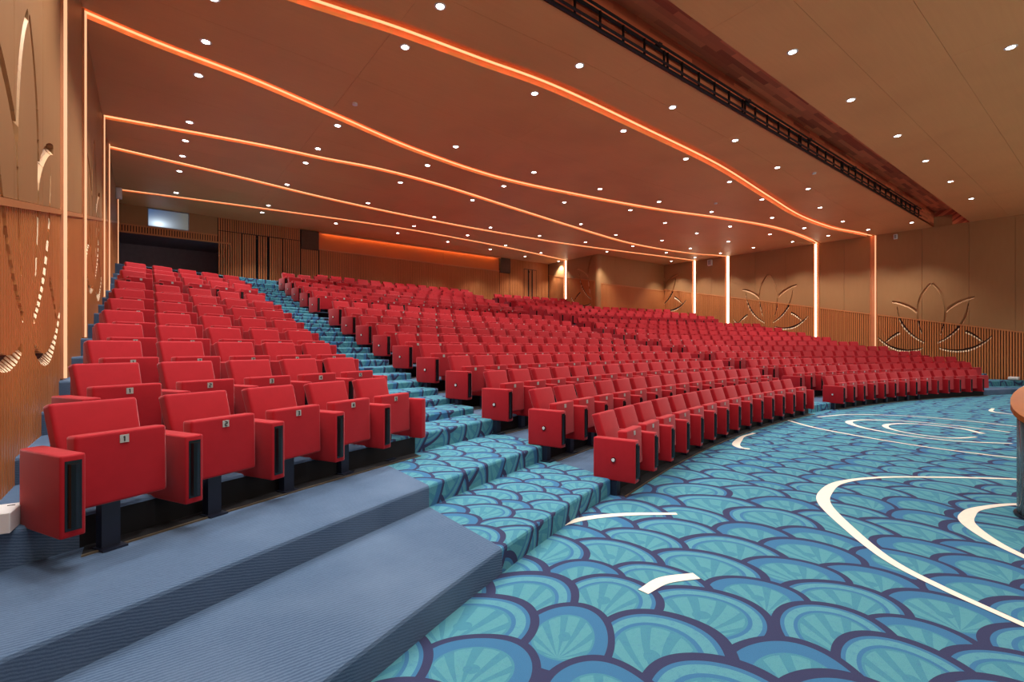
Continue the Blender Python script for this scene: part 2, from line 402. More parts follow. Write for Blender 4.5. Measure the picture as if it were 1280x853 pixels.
class Wall:
    """a wall surface: s runs along it, d comes out of it into the room"""
    def __init__(w, o, e, n): w.o = Vector(o); w.e = Vector(e).normalized(); w.n = Vector(n).normalized()
    def P(w, s, d, z): q = w.o + w.e * s + w.n * d; return (q.x, q.y, z)
    def col(w, mb, s0, s1, d0, d1, za, zb, mi=0, ch=0.0):        # za, zb = (z at s0, z at s1)
        p = [w.P(s0, d1, za[0]), w.P(s1, d1, za[1]), w.P(s1, d0, za[1]), w.P(s0, d0, za[0]), w.P(s0, d1, zb[0] - ch), w.P(s1, d1, zb[1] - ch), w.P(s1, d0, zb[1]), w.P(s0, d0, zb[0])]
        mb.hexa(p, mi)
        if ch > 0: mb.m[-5] = 1
    def region(w, mb, s0, s1, zlo, zhi, lotus=(), d=.05, step=.016):
        """fill s0..s1 between zlo(s) and zhi(s), leaving the lotus grooves open"""
        near = [(c, dz) for c, dz in lotus if s1 > c - 1.75 and s0 < c + 1.75]
        if not near:
            w.col(mb, s0, s1, 0, d, (zlo(s0), zlo(s1)), (zhi(s0), zhi(s1))); return
        n = max(1, math.ceil((s1 - s0) / step)); S = frange(s0, s1, n)
        for a, b in zip(S[:-1], S[1:]):
            def iv(s):
                r = []
                for c, dz in near: r += [(x + dz, y + dz) for x, y in cuts(LOTUS, s - c)]
                return solid(sorted(r), zlo(s), zhi(s))
            A, B, Mm = iv(a + 1e-4), iv(b - 1e-4), iv((a + b) / 2)
            if len(A) == len(B) == len(Mm):
                for (p, q), (p2, q2) in zip(A, B): w.col(mb, a, b, 0, d, (p, p2), (q, q2), 0, min(.06, (q - p) * .6, (q2 - p2) * .6) if q < zhi(a) - .003 else 0)
            else:
                for p, q in Mm: w.col(mb, a, b, 0, d, (p, p), (q, q), 0, min(.06, (q - p) * .6) if q < zhi(a) - .003 else 0)
def build_wall(name, W, s0, s1, uof, strips, lotus, ztop, floorz, seams, lens_mats, proud=0.0):
    """panelled wall: veneer panels above, slats below, light channels at the strips"""
    cap = lambda s: CAP(uof(s))
    bk = MB(); bk.quad([W.P(s0, 0, -.2), W.P(s1, 0, -.2), W.P(s1, 0, cap(s1) + .02), W.P(s0, 0, cap(s0) + .02)]); bk.quad([W.P(s0, 0, cap(s0) + .02), W.P(s1, 0, cap(s1) + .02), W.P(s1, 0, ztop + .4), W.P(s0, 0, ztop + .4)], 1)
    wall = bk.build(name, [M_slatback, M_panel], kind='structure')
    edges = sorted([s0] + [x + k for x in strips for k in (-.11, .11)] + [s1])
    secs = list(zip(edges[0::2], edges[1::2]))
    sl = MB()
    for a, b in secs:
        if b - a < .05: continue
        pts = [a] + [q for q in seams if a + .3 < q < b - .3] + [b]
        for p, q in zip(pts[:-1], pts[1:]):
            m = MB(); W.region(m, p + .004, q - .004, lambda s: cap(s) + .055, lambda s: ztop, lotus)
            m.build('wall_panel', [M_panel, M_lip2], wall)
        m = MB(); W.col(m, a, b, 0, .062, (cap(a), cap(b)), (cap(a) + .05, cap(b) + .05)); m.build('wainscot_cap', M_cap, wall)
        n = int((b - a) / .0725); p = (b - a) / max(1, n)
        for i in range(n):
            c = a + (i + .5) * p
            W.region(sl, c - .023, c + .023, lambda s: floorz(s) - .05, cap, lotus, .05)
    sl.build('wall_slats', [M_slat, M_lip], wall, kind='stuff')
    for i, x in enumerate(strips):
        z0 = floorz(x) + .02
        ch = MB(); W.col(ch, x - .11, x + .11, .001, .008, (z0, z0), (ztop, ztop))
        W.col(ch, x - .11, x - .10, 0, .075, (z0, z0), (ztop, ztop)); W.col(ch, x + .10, x + .11, 0, .075, (z0, z0), (ztop, ztop))
        cho = ch.build('light_channel', M_copper, wall)
        l = MB(); off = lens_mats[i][1]; hw = lens_mats[i][2]
        W.col(l, x + off - hw, x + off + hw, .01 + proud, .035 + proud, (z0, z0), (ztop, ztop)); l.build('light_strip', lens_mats[i][0], cho)
    return wall
# left wall
WL = Wall((LW - .05, 0, 0), (0, 1, 0), (1, 0, 0))
wall_left = build_wall('wall_left', WL, -4, UB, lambda s: s, [6.9, 9.02, 12.84, 14.5, 18.85], [(5.12, 0), (10.9, 1.03)], CZ,
    lambda s: level_at(LW + .02, s), [-2, 0, 1.2, 2.4, 3.55, 4.62, 5.75, 10.3, 11.5, 16.6],
    [(M_led_p, 0, .035), (M_led_p, .0, .03), (M_led_p, 0, .03), (M_led_p, 0, .03), (M_led_p, 0, .03)], .055)
# right wall, slightly converging
eR = Vector((-.085, 1, 0)).normalized(); nR = Vector((-1, -.085, 0)).normalized()
WR = Wall((24.85 + .05, 0, 0), eR, nR); kR = math.hypot(.085, 1)
wall_right = build_wall('wall_right', WR, -4, 16.6, lambda s: s / kR, [6.86, 8.95, 12.95, 14.75], [(5.02, 0), (10.98, 1.03), (16.9, 2.22)], CZ,
    lambda s: level_at(RW(s) - .02, s), [-2, 0.4, 1.6, 2.75, 3.95, 5.3, 7.9, 10.2, 11.6, 13.8],
    [(M_led_p, -.06, .02), (M_led_w, .04, .028), (M_led_w, 0, .042), (M_led_w, 0, .034)])
# return wall at the back right: a side wall and a wall facing the stage
WN = Wall((18.0 + .05, 16.7, 0), (0, 1, 0), (-1, 0, 0))
wall_ret = build_wall('wall_right_return', WN, 0, UB - 16.7, lambda s: s + 16.7, [18.87 - 16.7], [(16.78 - 16.7, 2.28)], CZ,
    lambda s: level_at(17.9, s + 16.7), [], [(M_led_w, 0, .035)])
WF = Wall((18.05, 16.5 + .05, 0), (1, 0, 0), (0, -1, 0))
wall_front = build_wall('wall_rear_return', WF, .15, RW(16.5) - 18.05 + .1, lambda s: 16.1, [], [], CZ,
    lambda s: level_at(18.1 + s, 16.45), [1.2, 2.4, 3.6], [])
pm = MB()
arcp = [(18.0 + .2 - .2 * math.cos(t), 16.7 - .2 * math.sin(t)) for t in frange(0, math.pi / 2, 6)]
for (x0, y0), (x1, y1) in zip(arcp[:-1], arcp[1:]): pm.quad([(x0, y0, 2.0), (x1, y1, 2.0), (x1, y1, CZ), (x0, y0, CZ)])
pm.build('corner_post', M_panel, wall_front, smooth=True)
# ------------------------------------------------------------------ back wall
WB = Wall((0, UB + .05, 0), (1, 0, 0), (0, -1, 0))
bk = MB()
bk.quad([WB.P(2.49, 0, 0), WB.P(18.1, 0, 0), WB.P(18.1, 0, 6.6), WB.P(2.49, 0, 6.6)]); bk.quad([WB.P(LW - .1, 0, 5.3), WB.P(2.49, 0, 5.3), WB.P(2.49, 0, 6.6), WB.P(LW - .1, 0, 6.6)])
wall_back = bk.build('wall_back', M_slatback, kind='structure')
zf = lambda v: level_at(v, UB - .05)
def bpanel(name, a, b, z0, z1, mat, d=.05, **kw):
    m = MB(); WB.col(m, a, b, 0, d, (z0, z0), (z1, z1)); return m.build(name, mat, wall_back, **kw)
def bslats(a, b, z0, z1, d=.05, skip=(), mat=None):
    m = MB(); n = int((b - a) / .0725); p = (b - a) / n
    for i in range(n):
        c = a + (i + .5) * p
        if any(x < c < y for x, y in skip): continue
        WB.col(m, c - .023, c + .023, 0, d, (z0, z0), (z1, z1))
    return m.build('wall_slats', mat or M_slat, wall_back, kind='stuff')
bpanel('wall_panel', LW, .03, 5.56, CZ, M_panel); bpanel('wall_panel', 1.19, 2.04, 5.56, CZ, M_panel)
bslats(LW, 2.04, 5.32, 5.54); bpanel('wainscot_cap', LW, 2.04, 5.53, 5.565, M_cap, .062)
bpanel('recess_lintel', LW, 2.49, 5.27, 5.32, M_cap, .055)
bslats(2.06, 2.80, 3.85, 5.72); bslats(4.22, 4.85, 3.85, 5.72); bslats(2.06, 4.85, 5.75, CZ, .045)
bslats(4.88, 5.54, 3.85, 5.42); bslats(5.58, 14.56, 3.8, 5.46); bpanel('wainscot_cap', 5.56, 14.57, 5.46, 5.50, M_cap, .062)
for a, b in ((5.56, 8.4), (8.4, 11.3), (11.3, 14.56)): bpanel('lit_panel', a + .004, b - .004, 5.51, CZ, M_orange, .02)
bslats(14.6, 15.23, 3.8, 5.40); bslats(15.26, 16.2, 3.8, CZ); bslats(17.1, 17.95, 3.8, CZ); bslats(16.2, 17.1, 5.78, CZ)
for a, b in ((4.87, 5.54), (14.58, 15.24)):
    o = MB(); WB.col(o, a, b, .0, .12, (5.43, 5.43), (6.17, 6.17))
    g = MB(); WB.col(g, a + .03, b - .03, .12, .13, (5.46, 5.46), (6.14, 6.14))
    sp = o.build('wall_speaker', M_speaker, label='square brown loudspeaker box at the left end of the orange panel' if a < 10 else 'square brown loudspeaker box at the right end of the orange panel', category='loudspeaker')
    g.build('grille', M_speaker, sp)
# hidden lamps of the orange-lit panel: a slim light line under the ceiling
gl = MB(); gl.box(5.7, 14.4, UB - .09, UB - .05, CZ - .03, CZ - .01); gl.build('light_strip', emitter('led_amber_strong', (1.0, .5, .22, 1), 6.5), wall_back)
gl = MB(); gl.box(5.56, 14.56, UB - .15, UB - .13, CZ - .09, CZ); gl.build('pelmet', M_cap, wall_back)
# double door with recessed pulls, and a second door at the right end
def door(name, a, b, z0, z1, pulls):
    d = MB(); WB.col(d, a, b, 0, .02, (z0, z0), (z1, z1)); root = d.build(name, M_slatback, kind='structure')
    mid = (a + b) / 2
    for p, q in ((a + .01, mid - .006), (mid + .006, b - .01)):
        m = MB(); n = int((q - p) / .0725); w = (q - p) / n
        for i in range(n):
            c = p + (i + .5) * w
            if any(abs(c - x) < .05 for x in pulls): continue
            WB.col(m, c - .025, c + .025, .02, .055, (z0 + .02, z0 + .02), (z1 - .02, z1 - .02))
        m.build('door_leaf', M_slat, root)
    for x in pulls:
        m = MB(); WB.col(m, x - .05, x + .05, .021, .03, (z0 + .15, z0 + .15), (z1 - .04, z1 - .04)); h = m.build('pull_recess', M_dark, root)
        for zz in (z0 + .3, z1 - .18):
            m = MB(); WB.col(m, x - .03, x + .03, .03, .06, (zz, zz), (zz + .09, zz + .09)); m.build('pull', M_black, h)
door('door_1', 2.82, 4.20, 3.90, 5.73, (3.33, 3.68)); door('door_2', 16.22, 17.08, 3.80, 5.76, (16.55, 16.76))
# control-booth window; stage-screen reflection painted as emission on the pane
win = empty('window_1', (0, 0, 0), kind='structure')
m = MB(); WB.col(m, .03, 1.19, 0, .03, (5.57, 5.57), (6.18, 6.18)); m.build('window_backing', M_dark, win)
fr = MB()
for a, b, z0, z1 in ((.03, 1.19, 5.56, 5.59), (.03, 1.19, 6.16, 6.19), (.03, .055, 5.56, 6.19), (1.165, 1.19, 5.56, 6.19)): WB.col(fr, a, b, .02, .07, (z0, z0), (z1, z1))
fr.build('window_frame', plain('steel_frame', srgb(150, 150, 160), .4, .5), win)
def mk_pane_reflection():
    mm, nt, b = newmat('booth_reflection')
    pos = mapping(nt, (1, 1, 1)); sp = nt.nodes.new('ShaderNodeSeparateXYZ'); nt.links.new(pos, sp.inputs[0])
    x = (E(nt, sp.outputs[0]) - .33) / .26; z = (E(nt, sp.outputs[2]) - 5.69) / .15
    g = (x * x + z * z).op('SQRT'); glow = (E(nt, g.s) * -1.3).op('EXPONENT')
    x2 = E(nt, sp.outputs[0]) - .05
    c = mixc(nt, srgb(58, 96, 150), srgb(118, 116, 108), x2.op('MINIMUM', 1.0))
    c = mixc(nt, c, (1.9, 2.3, 2.6, 1), glow * 1.3)  # bright spot of the painted reflection
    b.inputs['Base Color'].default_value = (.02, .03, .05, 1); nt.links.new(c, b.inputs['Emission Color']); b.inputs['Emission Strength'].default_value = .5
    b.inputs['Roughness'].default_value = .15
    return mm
m = MB(); WB.col(m, .055, 1.165, .03, .04, (5.59, 5.59), (6.16, 6.16)); m.build('pane', mk_pane_reflection(), win)
# dark recess behind the last rows of the left block
rc = MB(); zr = 2.8
rc.quad([(LW - .05, UB + 2.3, zr), (2.49, UB + 2.3, zr), (2.49, UB + 2.3, 5.3), (LW - .05, UB + 2.3, 5.3)]); rc.quad([(LW - .05, UB, 5.3), (2.49, UB, 5.3), (2.49, UB + 2.3, 5.3), (LW - .05, UB + 2.3, 5.3)])
rc.quad([(LW - .05, UB, zr), (LW - .05, UB + 2.3, zr), (LW - .05, UB + 2.3, 5.3), (LW - .05, UB, 5.3)])
ro = rc.build('recess', M_recess, wall_back)
rv = MB(); rv.quad([(2.49, UB, zr), (2.49, UB + 2.3, zr), (2.49, UB + 2.3, 5.3), (2.49, UB, 5.3)]); rv.build('recess_reveal', M_reveal, wall_back)
# ------------------------------------------------------------------ ceiling
COVES = [
    [(-.8, 7.0), (.8, 6.95), (2.1, 6.79), (2.98, 6.66), (4.35, 6.55), (5.94, 6.42), (8.42, 6.48), (11.8, 6.62), (15.34, 7.03), (18.56, 7.38), (21.41, 7.36), (23.0, 7.08), (24.6, 6.85)],
    [(-.8, 9.0), (.17, 9.26), (1.54, 9.5), (3.07, 9.93), (5.14, 10.5), (7.7, 10.8), (10.49, 10.55), (13.8, 10.0), (16.49, 9.3), (19.03, 8.78), (21.2, 8.66), (23.28, 8.77), (24.6, 8.95)],
    [(-.8, 12.86), (2.02, 12.45), (3.5, 12.36), (5.0, 12.2), (7.04, 12.36), (9.79, 12.85), (13.41, 13.46), (16.94, 13.95), (19.69, 13.9), (21.91, 13.55), (23.2, 13.1), (24.6, 12.95)],
    [(-.8, 14.7), (2.06, 15.13), (4.33, 15.56), (7.12, 15.86), (10.56, 15.97), (14.78, 15.83), (18.62, 15.35), (21.5, 14.9), (23.3, 14.65), (24.6, 14.6)],
    [(-.8, 18.5), (2.46, 18.1), (5.52, 17.82), (7.92, 17.7), (10.16, 17.8), (13.8, 18.12), (17.72, 18.74), (21, 19.1), (24.6, 19.3)],
]
COVEW = [.34, .26, .22, .22, .20]
def curve_fn(P):
    c = catmull([(p[0], p[1], 0) for p in P], 12)
    def f(v):
        if v <= c[0].x: return c[0].y
        for a, b in zip(c[:-1], c[1:]):
            if a.x <= v <= b.x: return a.y + (b.y - a.y) * (v - a.x) / max(1e-6, b.x - a.x)
        return c[-1].y
    return f
CF = [curve_fn(P) for P in COVES]
cl = MB(); cl.quad([(LW - .2, -4, CZ + 1.3), (LW - .2, UB + .3, CZ + 1.3), (25.6, UB + .3, CZ + 1.3), (25.6, -4, CZ + 1.3)])
ceiling = cl.build('ceiling', M_dark, kind='structure')
SL0, SL1 = 3.9, 4.93
bounds = [(lambda v: -4.0, lambda v: SL0)]
lo = lambda v: SL1
for f, w in zip(CF, COVEW):
    bounds.append((lo, (lambda f, w: lambda v: f(v) - w / 2)(f, w))); lo = (lambda f, w: lambda v: f(v) + w / 2)(f, w)
bounds.append((lo, lambda v: UB + .1))
VCUT = frange(LW - .1, 25.3, 7)
for bi, (fa, fb) in enumerate(bounds):
    rows = [(0, .375), (.375, .62), (.62, .745), (.745, .87), (.87, 1)] if bi == 0 else [(0, .5), (.5, 1)]
    for (t0, t1) in rows:
        for a, b in zip(VCUT[:-1], VCUT[1:]):
            m = MB(); V = frange(a + .0015, b - .0015, 12); ga, gb = (.002 if t0 > 0 else 0), (.002 if t1 < 1 else 0)
            for p, q in zip(V[:-1], V[1:]):
                g = lambda v, t: fa(v) + (fb(v) - fa(v)) * t
                y = [g(p, t0) + ga, g(q, t0) + ga, g(q, t1) - gb, g(p, t1) - gb]
                B = [(p, y[0], CZ), (q, y[1], CZ), (q, y[2], CZ), (p, y[3], CZ)]; T = [(x, yy, CZ + .05) for x, yy, _ in B]
                m.quad(B[::-1]); m.quad([B[0], B[1], T[1], T[0]]); m.quad([T[3], T[2], B[2], B[3]]); m.quad(T)
                if p == V[0]: m.quad([B[0], T[0], T[3], B[3]])
                if q == V[-1]: m.quad([B[1], B[2], T[2], T[1]])
            m.build('ceiling_panel', M_ceil, ceiling)
# light coves: a copper trough over each slot and the amber light line in it
for f, w in zip(CF, COVEW):
    m = MB(); l = MB(); l2 = MB(); V = frange(LW - .1, 25.2, 110); z1 = CZ + .20
    for p, q in zip(V[:-1], V[1:]):
        for s in (-1, 1):
            a, b = (p, f(p) + s * w / 2), (q, f(q) + s * w / 2); a2, b2 = (p, f(p) + s * (w / 2 + .03)), (q, f(q) + s * (w / 2 + .03))
            m.quad([(*a, CZ + .0), (*b, CZ + .0), (*b, z1), (*a, z1)])
        m.quad([(p, f(p) - w / 2, z1), (q, f(q) - w / 2, z1), (q, f(q) + w / 2, z1), (p, f(p) + w / 2, z1)])
        off = w * .05
        for lm, (d0, d1, h0, h1) in ((l, (-.015, .015, .012, .035)), (l2, (-w * .5, -w * .5 + .03, .14, .18))):
            y0, y1 = f(p) + off, f(q) + off
            lm.hexa([(p, y0 + d0, CZ + h0), (q, y1 + d0, CZ + h0), (q, y1 + d1, CZ + h0), (p, y0 + d1, CZ + h0), (p, y0 + d0, CZ + h1), (q, y1 + d0, CZ + h1), (q, y1 + d1, CZ + h1), (p, y0 + d1, CZ + h1)])
    c = m.build('light_cove', M_copper, ceiling); l.build('light_line', M_led_o, c); l2.build('light_line', M_led_h, c)  # second line is unseen, added to brighten the copper lining
# the deep dark slot over the front of the hall
m = MB(); x0, x1, zt = LW - .1, 25.3, CZ + .62
m.quad([(x0, SL0, CZ), (x1, SL0, CZ), (x1, SL0, zt), (x0, SL0, zt)]); m.quad([(x0, SL1, CZ), (x0, SL1, zt), (x1, SL1, zt), (x1, SL1, CZ)]); m.quad([(x0, SL0, zt), (x1, SL0, zt), (x1, SL1, zt), (x0, SL1, zt)])
m.quad([(RW(4.4) + .05, SL0, CZ - .02), (RW(4.4) + .05, SL1, CZ - .02), (RW(4.4) + .05, SL1, zt), (RW(4.4) + .05, SL0, zt)])
m.build('ceiling_slot', M_slot, ceiling)
# lighting truss hung in the slot
tr = empty('lighting_truss', (11, 4.8, 6.1), label='long black ladder-shaped lighting truss hanging along the dark ceiling slot', category='truss')
def tpart(name, mb): o = mb.build(name, M_truss, tr); o.matrix_parent_inverse = Matrix.Translation(tr.location).inverted(); return o
for y, z, r in ((4.87, 6.19, .03), (4.78, 6.19, .022), (4.87, 6.44, .03), (4.78, 6.44, .022)):
    m = MB(); m.tube((-.6, y, z), (22.0, y, z), r, 6); tpart('chord', m)
x = -.4; k = 0
while x < 22.0:
    for dx in ((0, .1) if k % 5 == 4 else (0,)):
        m = MB(); m.tube((x + dx, 4.84, 6.19), (x + dx, 4.84, 6.44), .022, 6); tpart('strut', m)
    x += .52; k += 1
for x in frange(.8, 21.6, 7):
    m = MB(); m.box(x - .04, x + .04, 4.80, SL1 - .008, 6.45, 6.51); tpart('clamp', m)
# ------------------------------------------------------------------ downlights
DL = [(10.8, 1.25), (8.2, 3.38), (10.67, 3.36), (13.3, 3.3), (15.64, 3.31), (18.13, 3.29), (20.74, 3.27), (22.9, 5.25), (3.23, 5.88), (5.76, 5.7), (8.21, 5.58), (10.65, 5.61), (13.13, 5.78), (15.6, 6.0), (3.23, 7.01), (5.73, 6.83), (8.25, 6.83), (10.71, 6.9), (13.17, 7.1), (15.55, 7.29), (18.01, 6.56), (20.65, 6.76), (22.88, 6.62), (18.03, 8.12), (20.58, 8.05), (22.76, 7.98), (.73, 8.75), (13.15, 9.44), (15.58, 9.04), (20.56, 9.35), (22.81, 9.4), (.72, 9.9), (3.23, 10.35), (5.77, 9.75), (8.28, 9.9), (10.71, 9.75), (18.02, 9.69), (5.78, 11.19), (8.29, 11.28), (10.77, 11.34), (13.17, 10.61), (15.55, 10.9), (18.0, 11.1), (20.5, 11.1), (22.66, 11.05), (.72, 12.07), (3.23, 11.83), (.71, 13.2), (3.23, 12.92), (5.76, 12.81), (8.28, 12.95), (13.16, 12.95), (15.57, 13.3), (17.99, 12.76), (20.48, 12.96), (22.69, 12.7), (.71, 14.3), (17.93, 14.3), (20.44, 14.25), (22.67, 14.08), (3.23, 14.96), (5.74, 15.27), (13.14, 15.34), (15.55, 15.02), (22.65, 15.47), (.7, 15.57), (8.25, 15.45), (10.71, 15.45), (17.91, 15.85), (8.23, 17.06), (10.69, 17.1), (.72, 17.78), (3.21, 17.52), (5.71, 18.49), (13.12, 17.7), (15.55, 18.05), (3.21, 18.56), (8.21, 18.51), (10.64, 18.67), (13.08, 18.89), (15.5, 19.24), (17.8, 19.2)]
EXTRA = [(-.1, 2.6), (-.1, 4.4), (-.1, 5.6), (.72, -.4), (.72, 1.5), (.72, 3.3), (3.2, 3.3), (5.7, 3.3), (.72, 5.8), (.72, 7.6), (3.2, .9), (6.9, .9), (14.5, 1.25), (18.2, 1.25), (21.8, 1.25), (4.0, -1.4), (9.0, -1.4), (14.0, -1.4), (19.0, -1.4)]  # unseen downlights; those along the left wall added to brighten it
ORD = 'first second third fourth fifth sixth seventh eighth ninth tenth eleventh twelfth thirteenth fourteenth fifteenth sixteenth seventeenth eighteenth nineteenth twentieth twenty-first twenty-second twenty-third twenty-fourth twenty-fifth twenty-sixth twenty-seventh twenty-eighth twenty-ninth thirtieth'.split()
ring = MB(); N = 14
for i in range(N):
    t0, t1 = 2 * math.pi * i / N, 2 * math.pi * (i + 1) / N
    C = lambda t, r, z: (r * math.cos(t), r * math.sin(t), z)
    ring.quad([C(t0, .055, -.006), C(t1, .055, -.006), C(t1, .078, -.006), C(t0, .078, -.006)][::-1]); ring.quad([C(t0, .078, -.006), C(t1, .078, -.006), C(t1, .082, 0), C(t0, .082, 0)][::-1])
    ring.quad([C(t0, .055, -.006), C(t0, .048, .03), C(t1, .048, .03), C(t1, .055, -.006)][::-1])
ME_ring = ring.mesh('trim_ring', M_white)
ln = MB(); ln.quad([(.056 * math.cos(2 * math.pi * i / N), .056 * math.sin(2 * math.pi * i / N), -.003) for i in reversed(range(N))]); ME_lens = ln.mesh('lens', M_lens)
SPOT = bpy.data.lights.new('downlight_lamp', 'SPOT'); SPOT.energy = SPOT_W; SPOT.color = SPOT_COL
SPOT.spot_size = math.radians(98); SPOT.spot_blend = 0.7; SPOT.shadow_soft_size = 0.05
BAYN = ['in front of the dark ceiling slot', 'between the dark slot and the front wavy cove', 'between the first and second wavy coves', 'between the second and third wavy coves', 'between the third and fourth wavy coves', 'between the fourth and fifth wavy coves', 'behind the rearmost wavy cove']
bays = {}
for v, u in DL + EXTRA:
    b = 0 if u < SL0 else 1 + sum(u > f(v) for f in CF)
    if b > 0:                                                  # keep clear of the coves
        for f, w in zip(CF, COVEW):
            if abs(u - f(v)) < w / 2 + .09: u = f(v) + (w / 2 + .09) * (1 if u > f(v) else -1)
    bays.setdefault(b, []).append((v, u))
for b, L in bays.items():
    for i, (v, u) in enumerate(sorted(L)):
        o = empty('downlight', (v, u, CZ), label='small round downlight %s, %s from the left' % (BAYN[b], ORD[i]), category='ceiling light', group='ceiling downlights')
        link('trim_ring', ME_ring, o); link('lens', ME_lens, o)
        l = bpy.data.objects.new('downlight_lamp', SPOT); COL.objects.link(l); l.parent = o; l.location = (0, 0, -.03)
for nm, v, u in (('behind the second cove near the left', 3.2, 9.2), ('near the right end of the second bay', 14.73, 8.4), ('at the front right near the truss', 14.3, 5.35)):
    m = MB(); m.tube((v, u, CZ - .035), (v, u, CZ), .05, 12); o = m.build('smoke_detector', M_white, label='small round white smoke detector ' + nm, category='smoke detector', group='ceiling smoke detectors')
# ------------------------------------------------------------------ seats
def arm_mesh(w, strip):
    m = MB(); m.box(0, w, 0, .44, .15, .565); me = bevel_mesh('arm', m, M_red, .012, 2); return me
ME_arm = arm_mesh(.105, True); ME_endarm = arm_mesh(.075, False)
m = MB(); m.box(.018, .087, -.003, .012, .185, .535); m.tube((.0525, -.004, .20), (.0525, -.004, .52), .024, 8); ME_strip = m.mesh('arm_front_strip', M_black)
def back_shape():
    m = MB(); x0, x1 = .122, .553
    m.hexa([(x0 + .015, .30, .36), (x1 - .015, .30, .36), (x1 - .015, .40, .36), (x0 + .015, .40, .36), (x0, .44, .792), (x1, .44, .792), (x1, .525, .772), (x0, .525, .772)])
    return m
ME_back = bevel_mesh('backrest', back_shape(), M_red, .022, 3)
def pad_shape():
    m = MB(); m.hexa([(.112, .118, .240), (.555, .118, .240), (.555, .21, .275), (.112, .21, .275), (.112, .128, .635), (.555, .128, .635), (.555, .23, .630), (.112, .23, .630)])
    return m
ME_pad = bevel_mesh('seat_pad', pad_shape(), M_red, .02, 3)
m = MB(); m.hexa([(.311, .1215, .566), (.355, .1215, .566), (.355, .134, .566), (.311, .134, .566), (.311, .1225, .610), (.355, .1225, .610), (.355, .135, .610), (.311, .135, .610)]); ME_plate = m.mesh('number_plate', M_silver)
def ped_mesh(cx):
    m = MB(); m.box(cx - .045, cx + .045, .19, .25, -.03, .30); m.box(cx - .06, cx + .06, .14, .26, -.03, -.018); return m.mesh('pedestal', M_navy)
ME_ped = ped_mesh(.052); ME_pedc = ped_mesh(.30)
m = MB(); m.tube((0, .22, .36), (-.012, .22, .36), .024, 12); ME_badge = m.mesh('round_badge', M_black)
m = MB(); m.tube((-.010, .22, .36), (-.018, .22, .36), .017, 12); ME_stud = m.mesh('badge_stud', M_white)
GL = {'1': [((.5, 0), (.5, 1)), ((.5, 1), (.3, .75))], '2': [((.2, 1), (.8, 1)), ((.8, 1), (.8, .5)), ((.8, .5), (.2, .5)), ((.2, .5), (.2, 0)), ((.2, 0), (.8, 0))],
      '3': [((.2, 1), (.8, 1)), ((.8, 1), (.8, 0)), ((.2, .5), (.8, .5)), ((.2, 0), (.8, 0))], '4': [((.7, 0), (.7, 1)), ((.7, 1), (.15, .35)), ((.15, .35), (.9, .35))],
      '5': [((.8, 1), (.2, 1)), ((.2, 1), (.2, .5)), ((.2, .5), (.8, .5)), ((.8, .5), (.8, 0)), ((.8, 0), (.2, 0))]}
ME_digit = {}
for ch, segs in GL.items():
    m = MB()
    for (a, b), (c, d) in segs:
        P = lambda x, z: Vector((.321 + x * .024, .1205 + (z * .028) * .02, .574 + z * .028))
        m.tube(P(a, b), P(c, d), .0034, 4)
    ME_digit[ch] = m.mesh('digit', M_ink)
# seat positions: (distance, block, row, seat-in-row, x, y, angle, z, first, last)
seats = []
def row(block, n, v0, count, from_right=False):
    r = R0 + ROWQ[n] * RD; da = SW / r
    a = math.acos((v0 - CX) / r)
    for i in range(count):
        t = a - i * da
        x, y = CX + r * math.cos(t), CY + r * math.sin(t)
        seats.append([math.hypot(x, y), block, n, i, x, y, t - math.pi / 2, LEV[n], i == 0, i == count - 1])
def left_row(n, count=5):                       # straight rows, set at an angle to the left wall
    r = R0 + ROWQ[n] * RD; x0 = -.338; y0 = arc_u(r, x0) - .10; rz = math.radians(27.2 - .35 * (n - 2))
    for i in range(count):
        x, y = x0 + math.cos(rz) * .592 * i, y0 + math.sin(rz) * .592 * i
        seats.append([math.hypot(x, y), 'left', n, i, x, y, rz, LEV[n], i == 0, i == count - 1])
for k in range(11): left_row(2 + k)
row('middle', 0, 3.77, 14)
for n in range(1, 10): row('middle', n, 3.70, 15)
for n in range(10, 15): row('middle', n, 3.70, 15)
row('middle', 15, 5.15, 13)
row('right', 0, 13.10, 14); row('right', 1, 13.10, 17)
for n in range(2, 10): row('right', n, 13.12, 19)
for n in (10, 11): row('right', n, 13.12, 18)
row('right', 12, 13.12, 17)
for n in (13, 14): row('right', n, 13.12, 8)
seats.sort()
KEEP = 300
def seat_name(block, n, i):
    rown = {'left': n - 2}.get(block, n)
    side = 'the left wall' if block == 'left' else ('the left aisle' if block == 'middle' else 'the right aisle')
    return 'red tip-up auditorium seat, %s from %s, %s row of the %s block' % (ORD[i], side, ORD[rown], block)
def link_part(name, me, p, **kw):
    return link(name, me, p, **kw)
far = MB()
low = [back_shape(), pad_shape()]
b = MB(); b.box(0, .10, 0, .44, .15, .565); low.append(b); b2 = MB(); b2.box(.018, .087, -.006, 0, .185, .535, 1); low.append(b2)
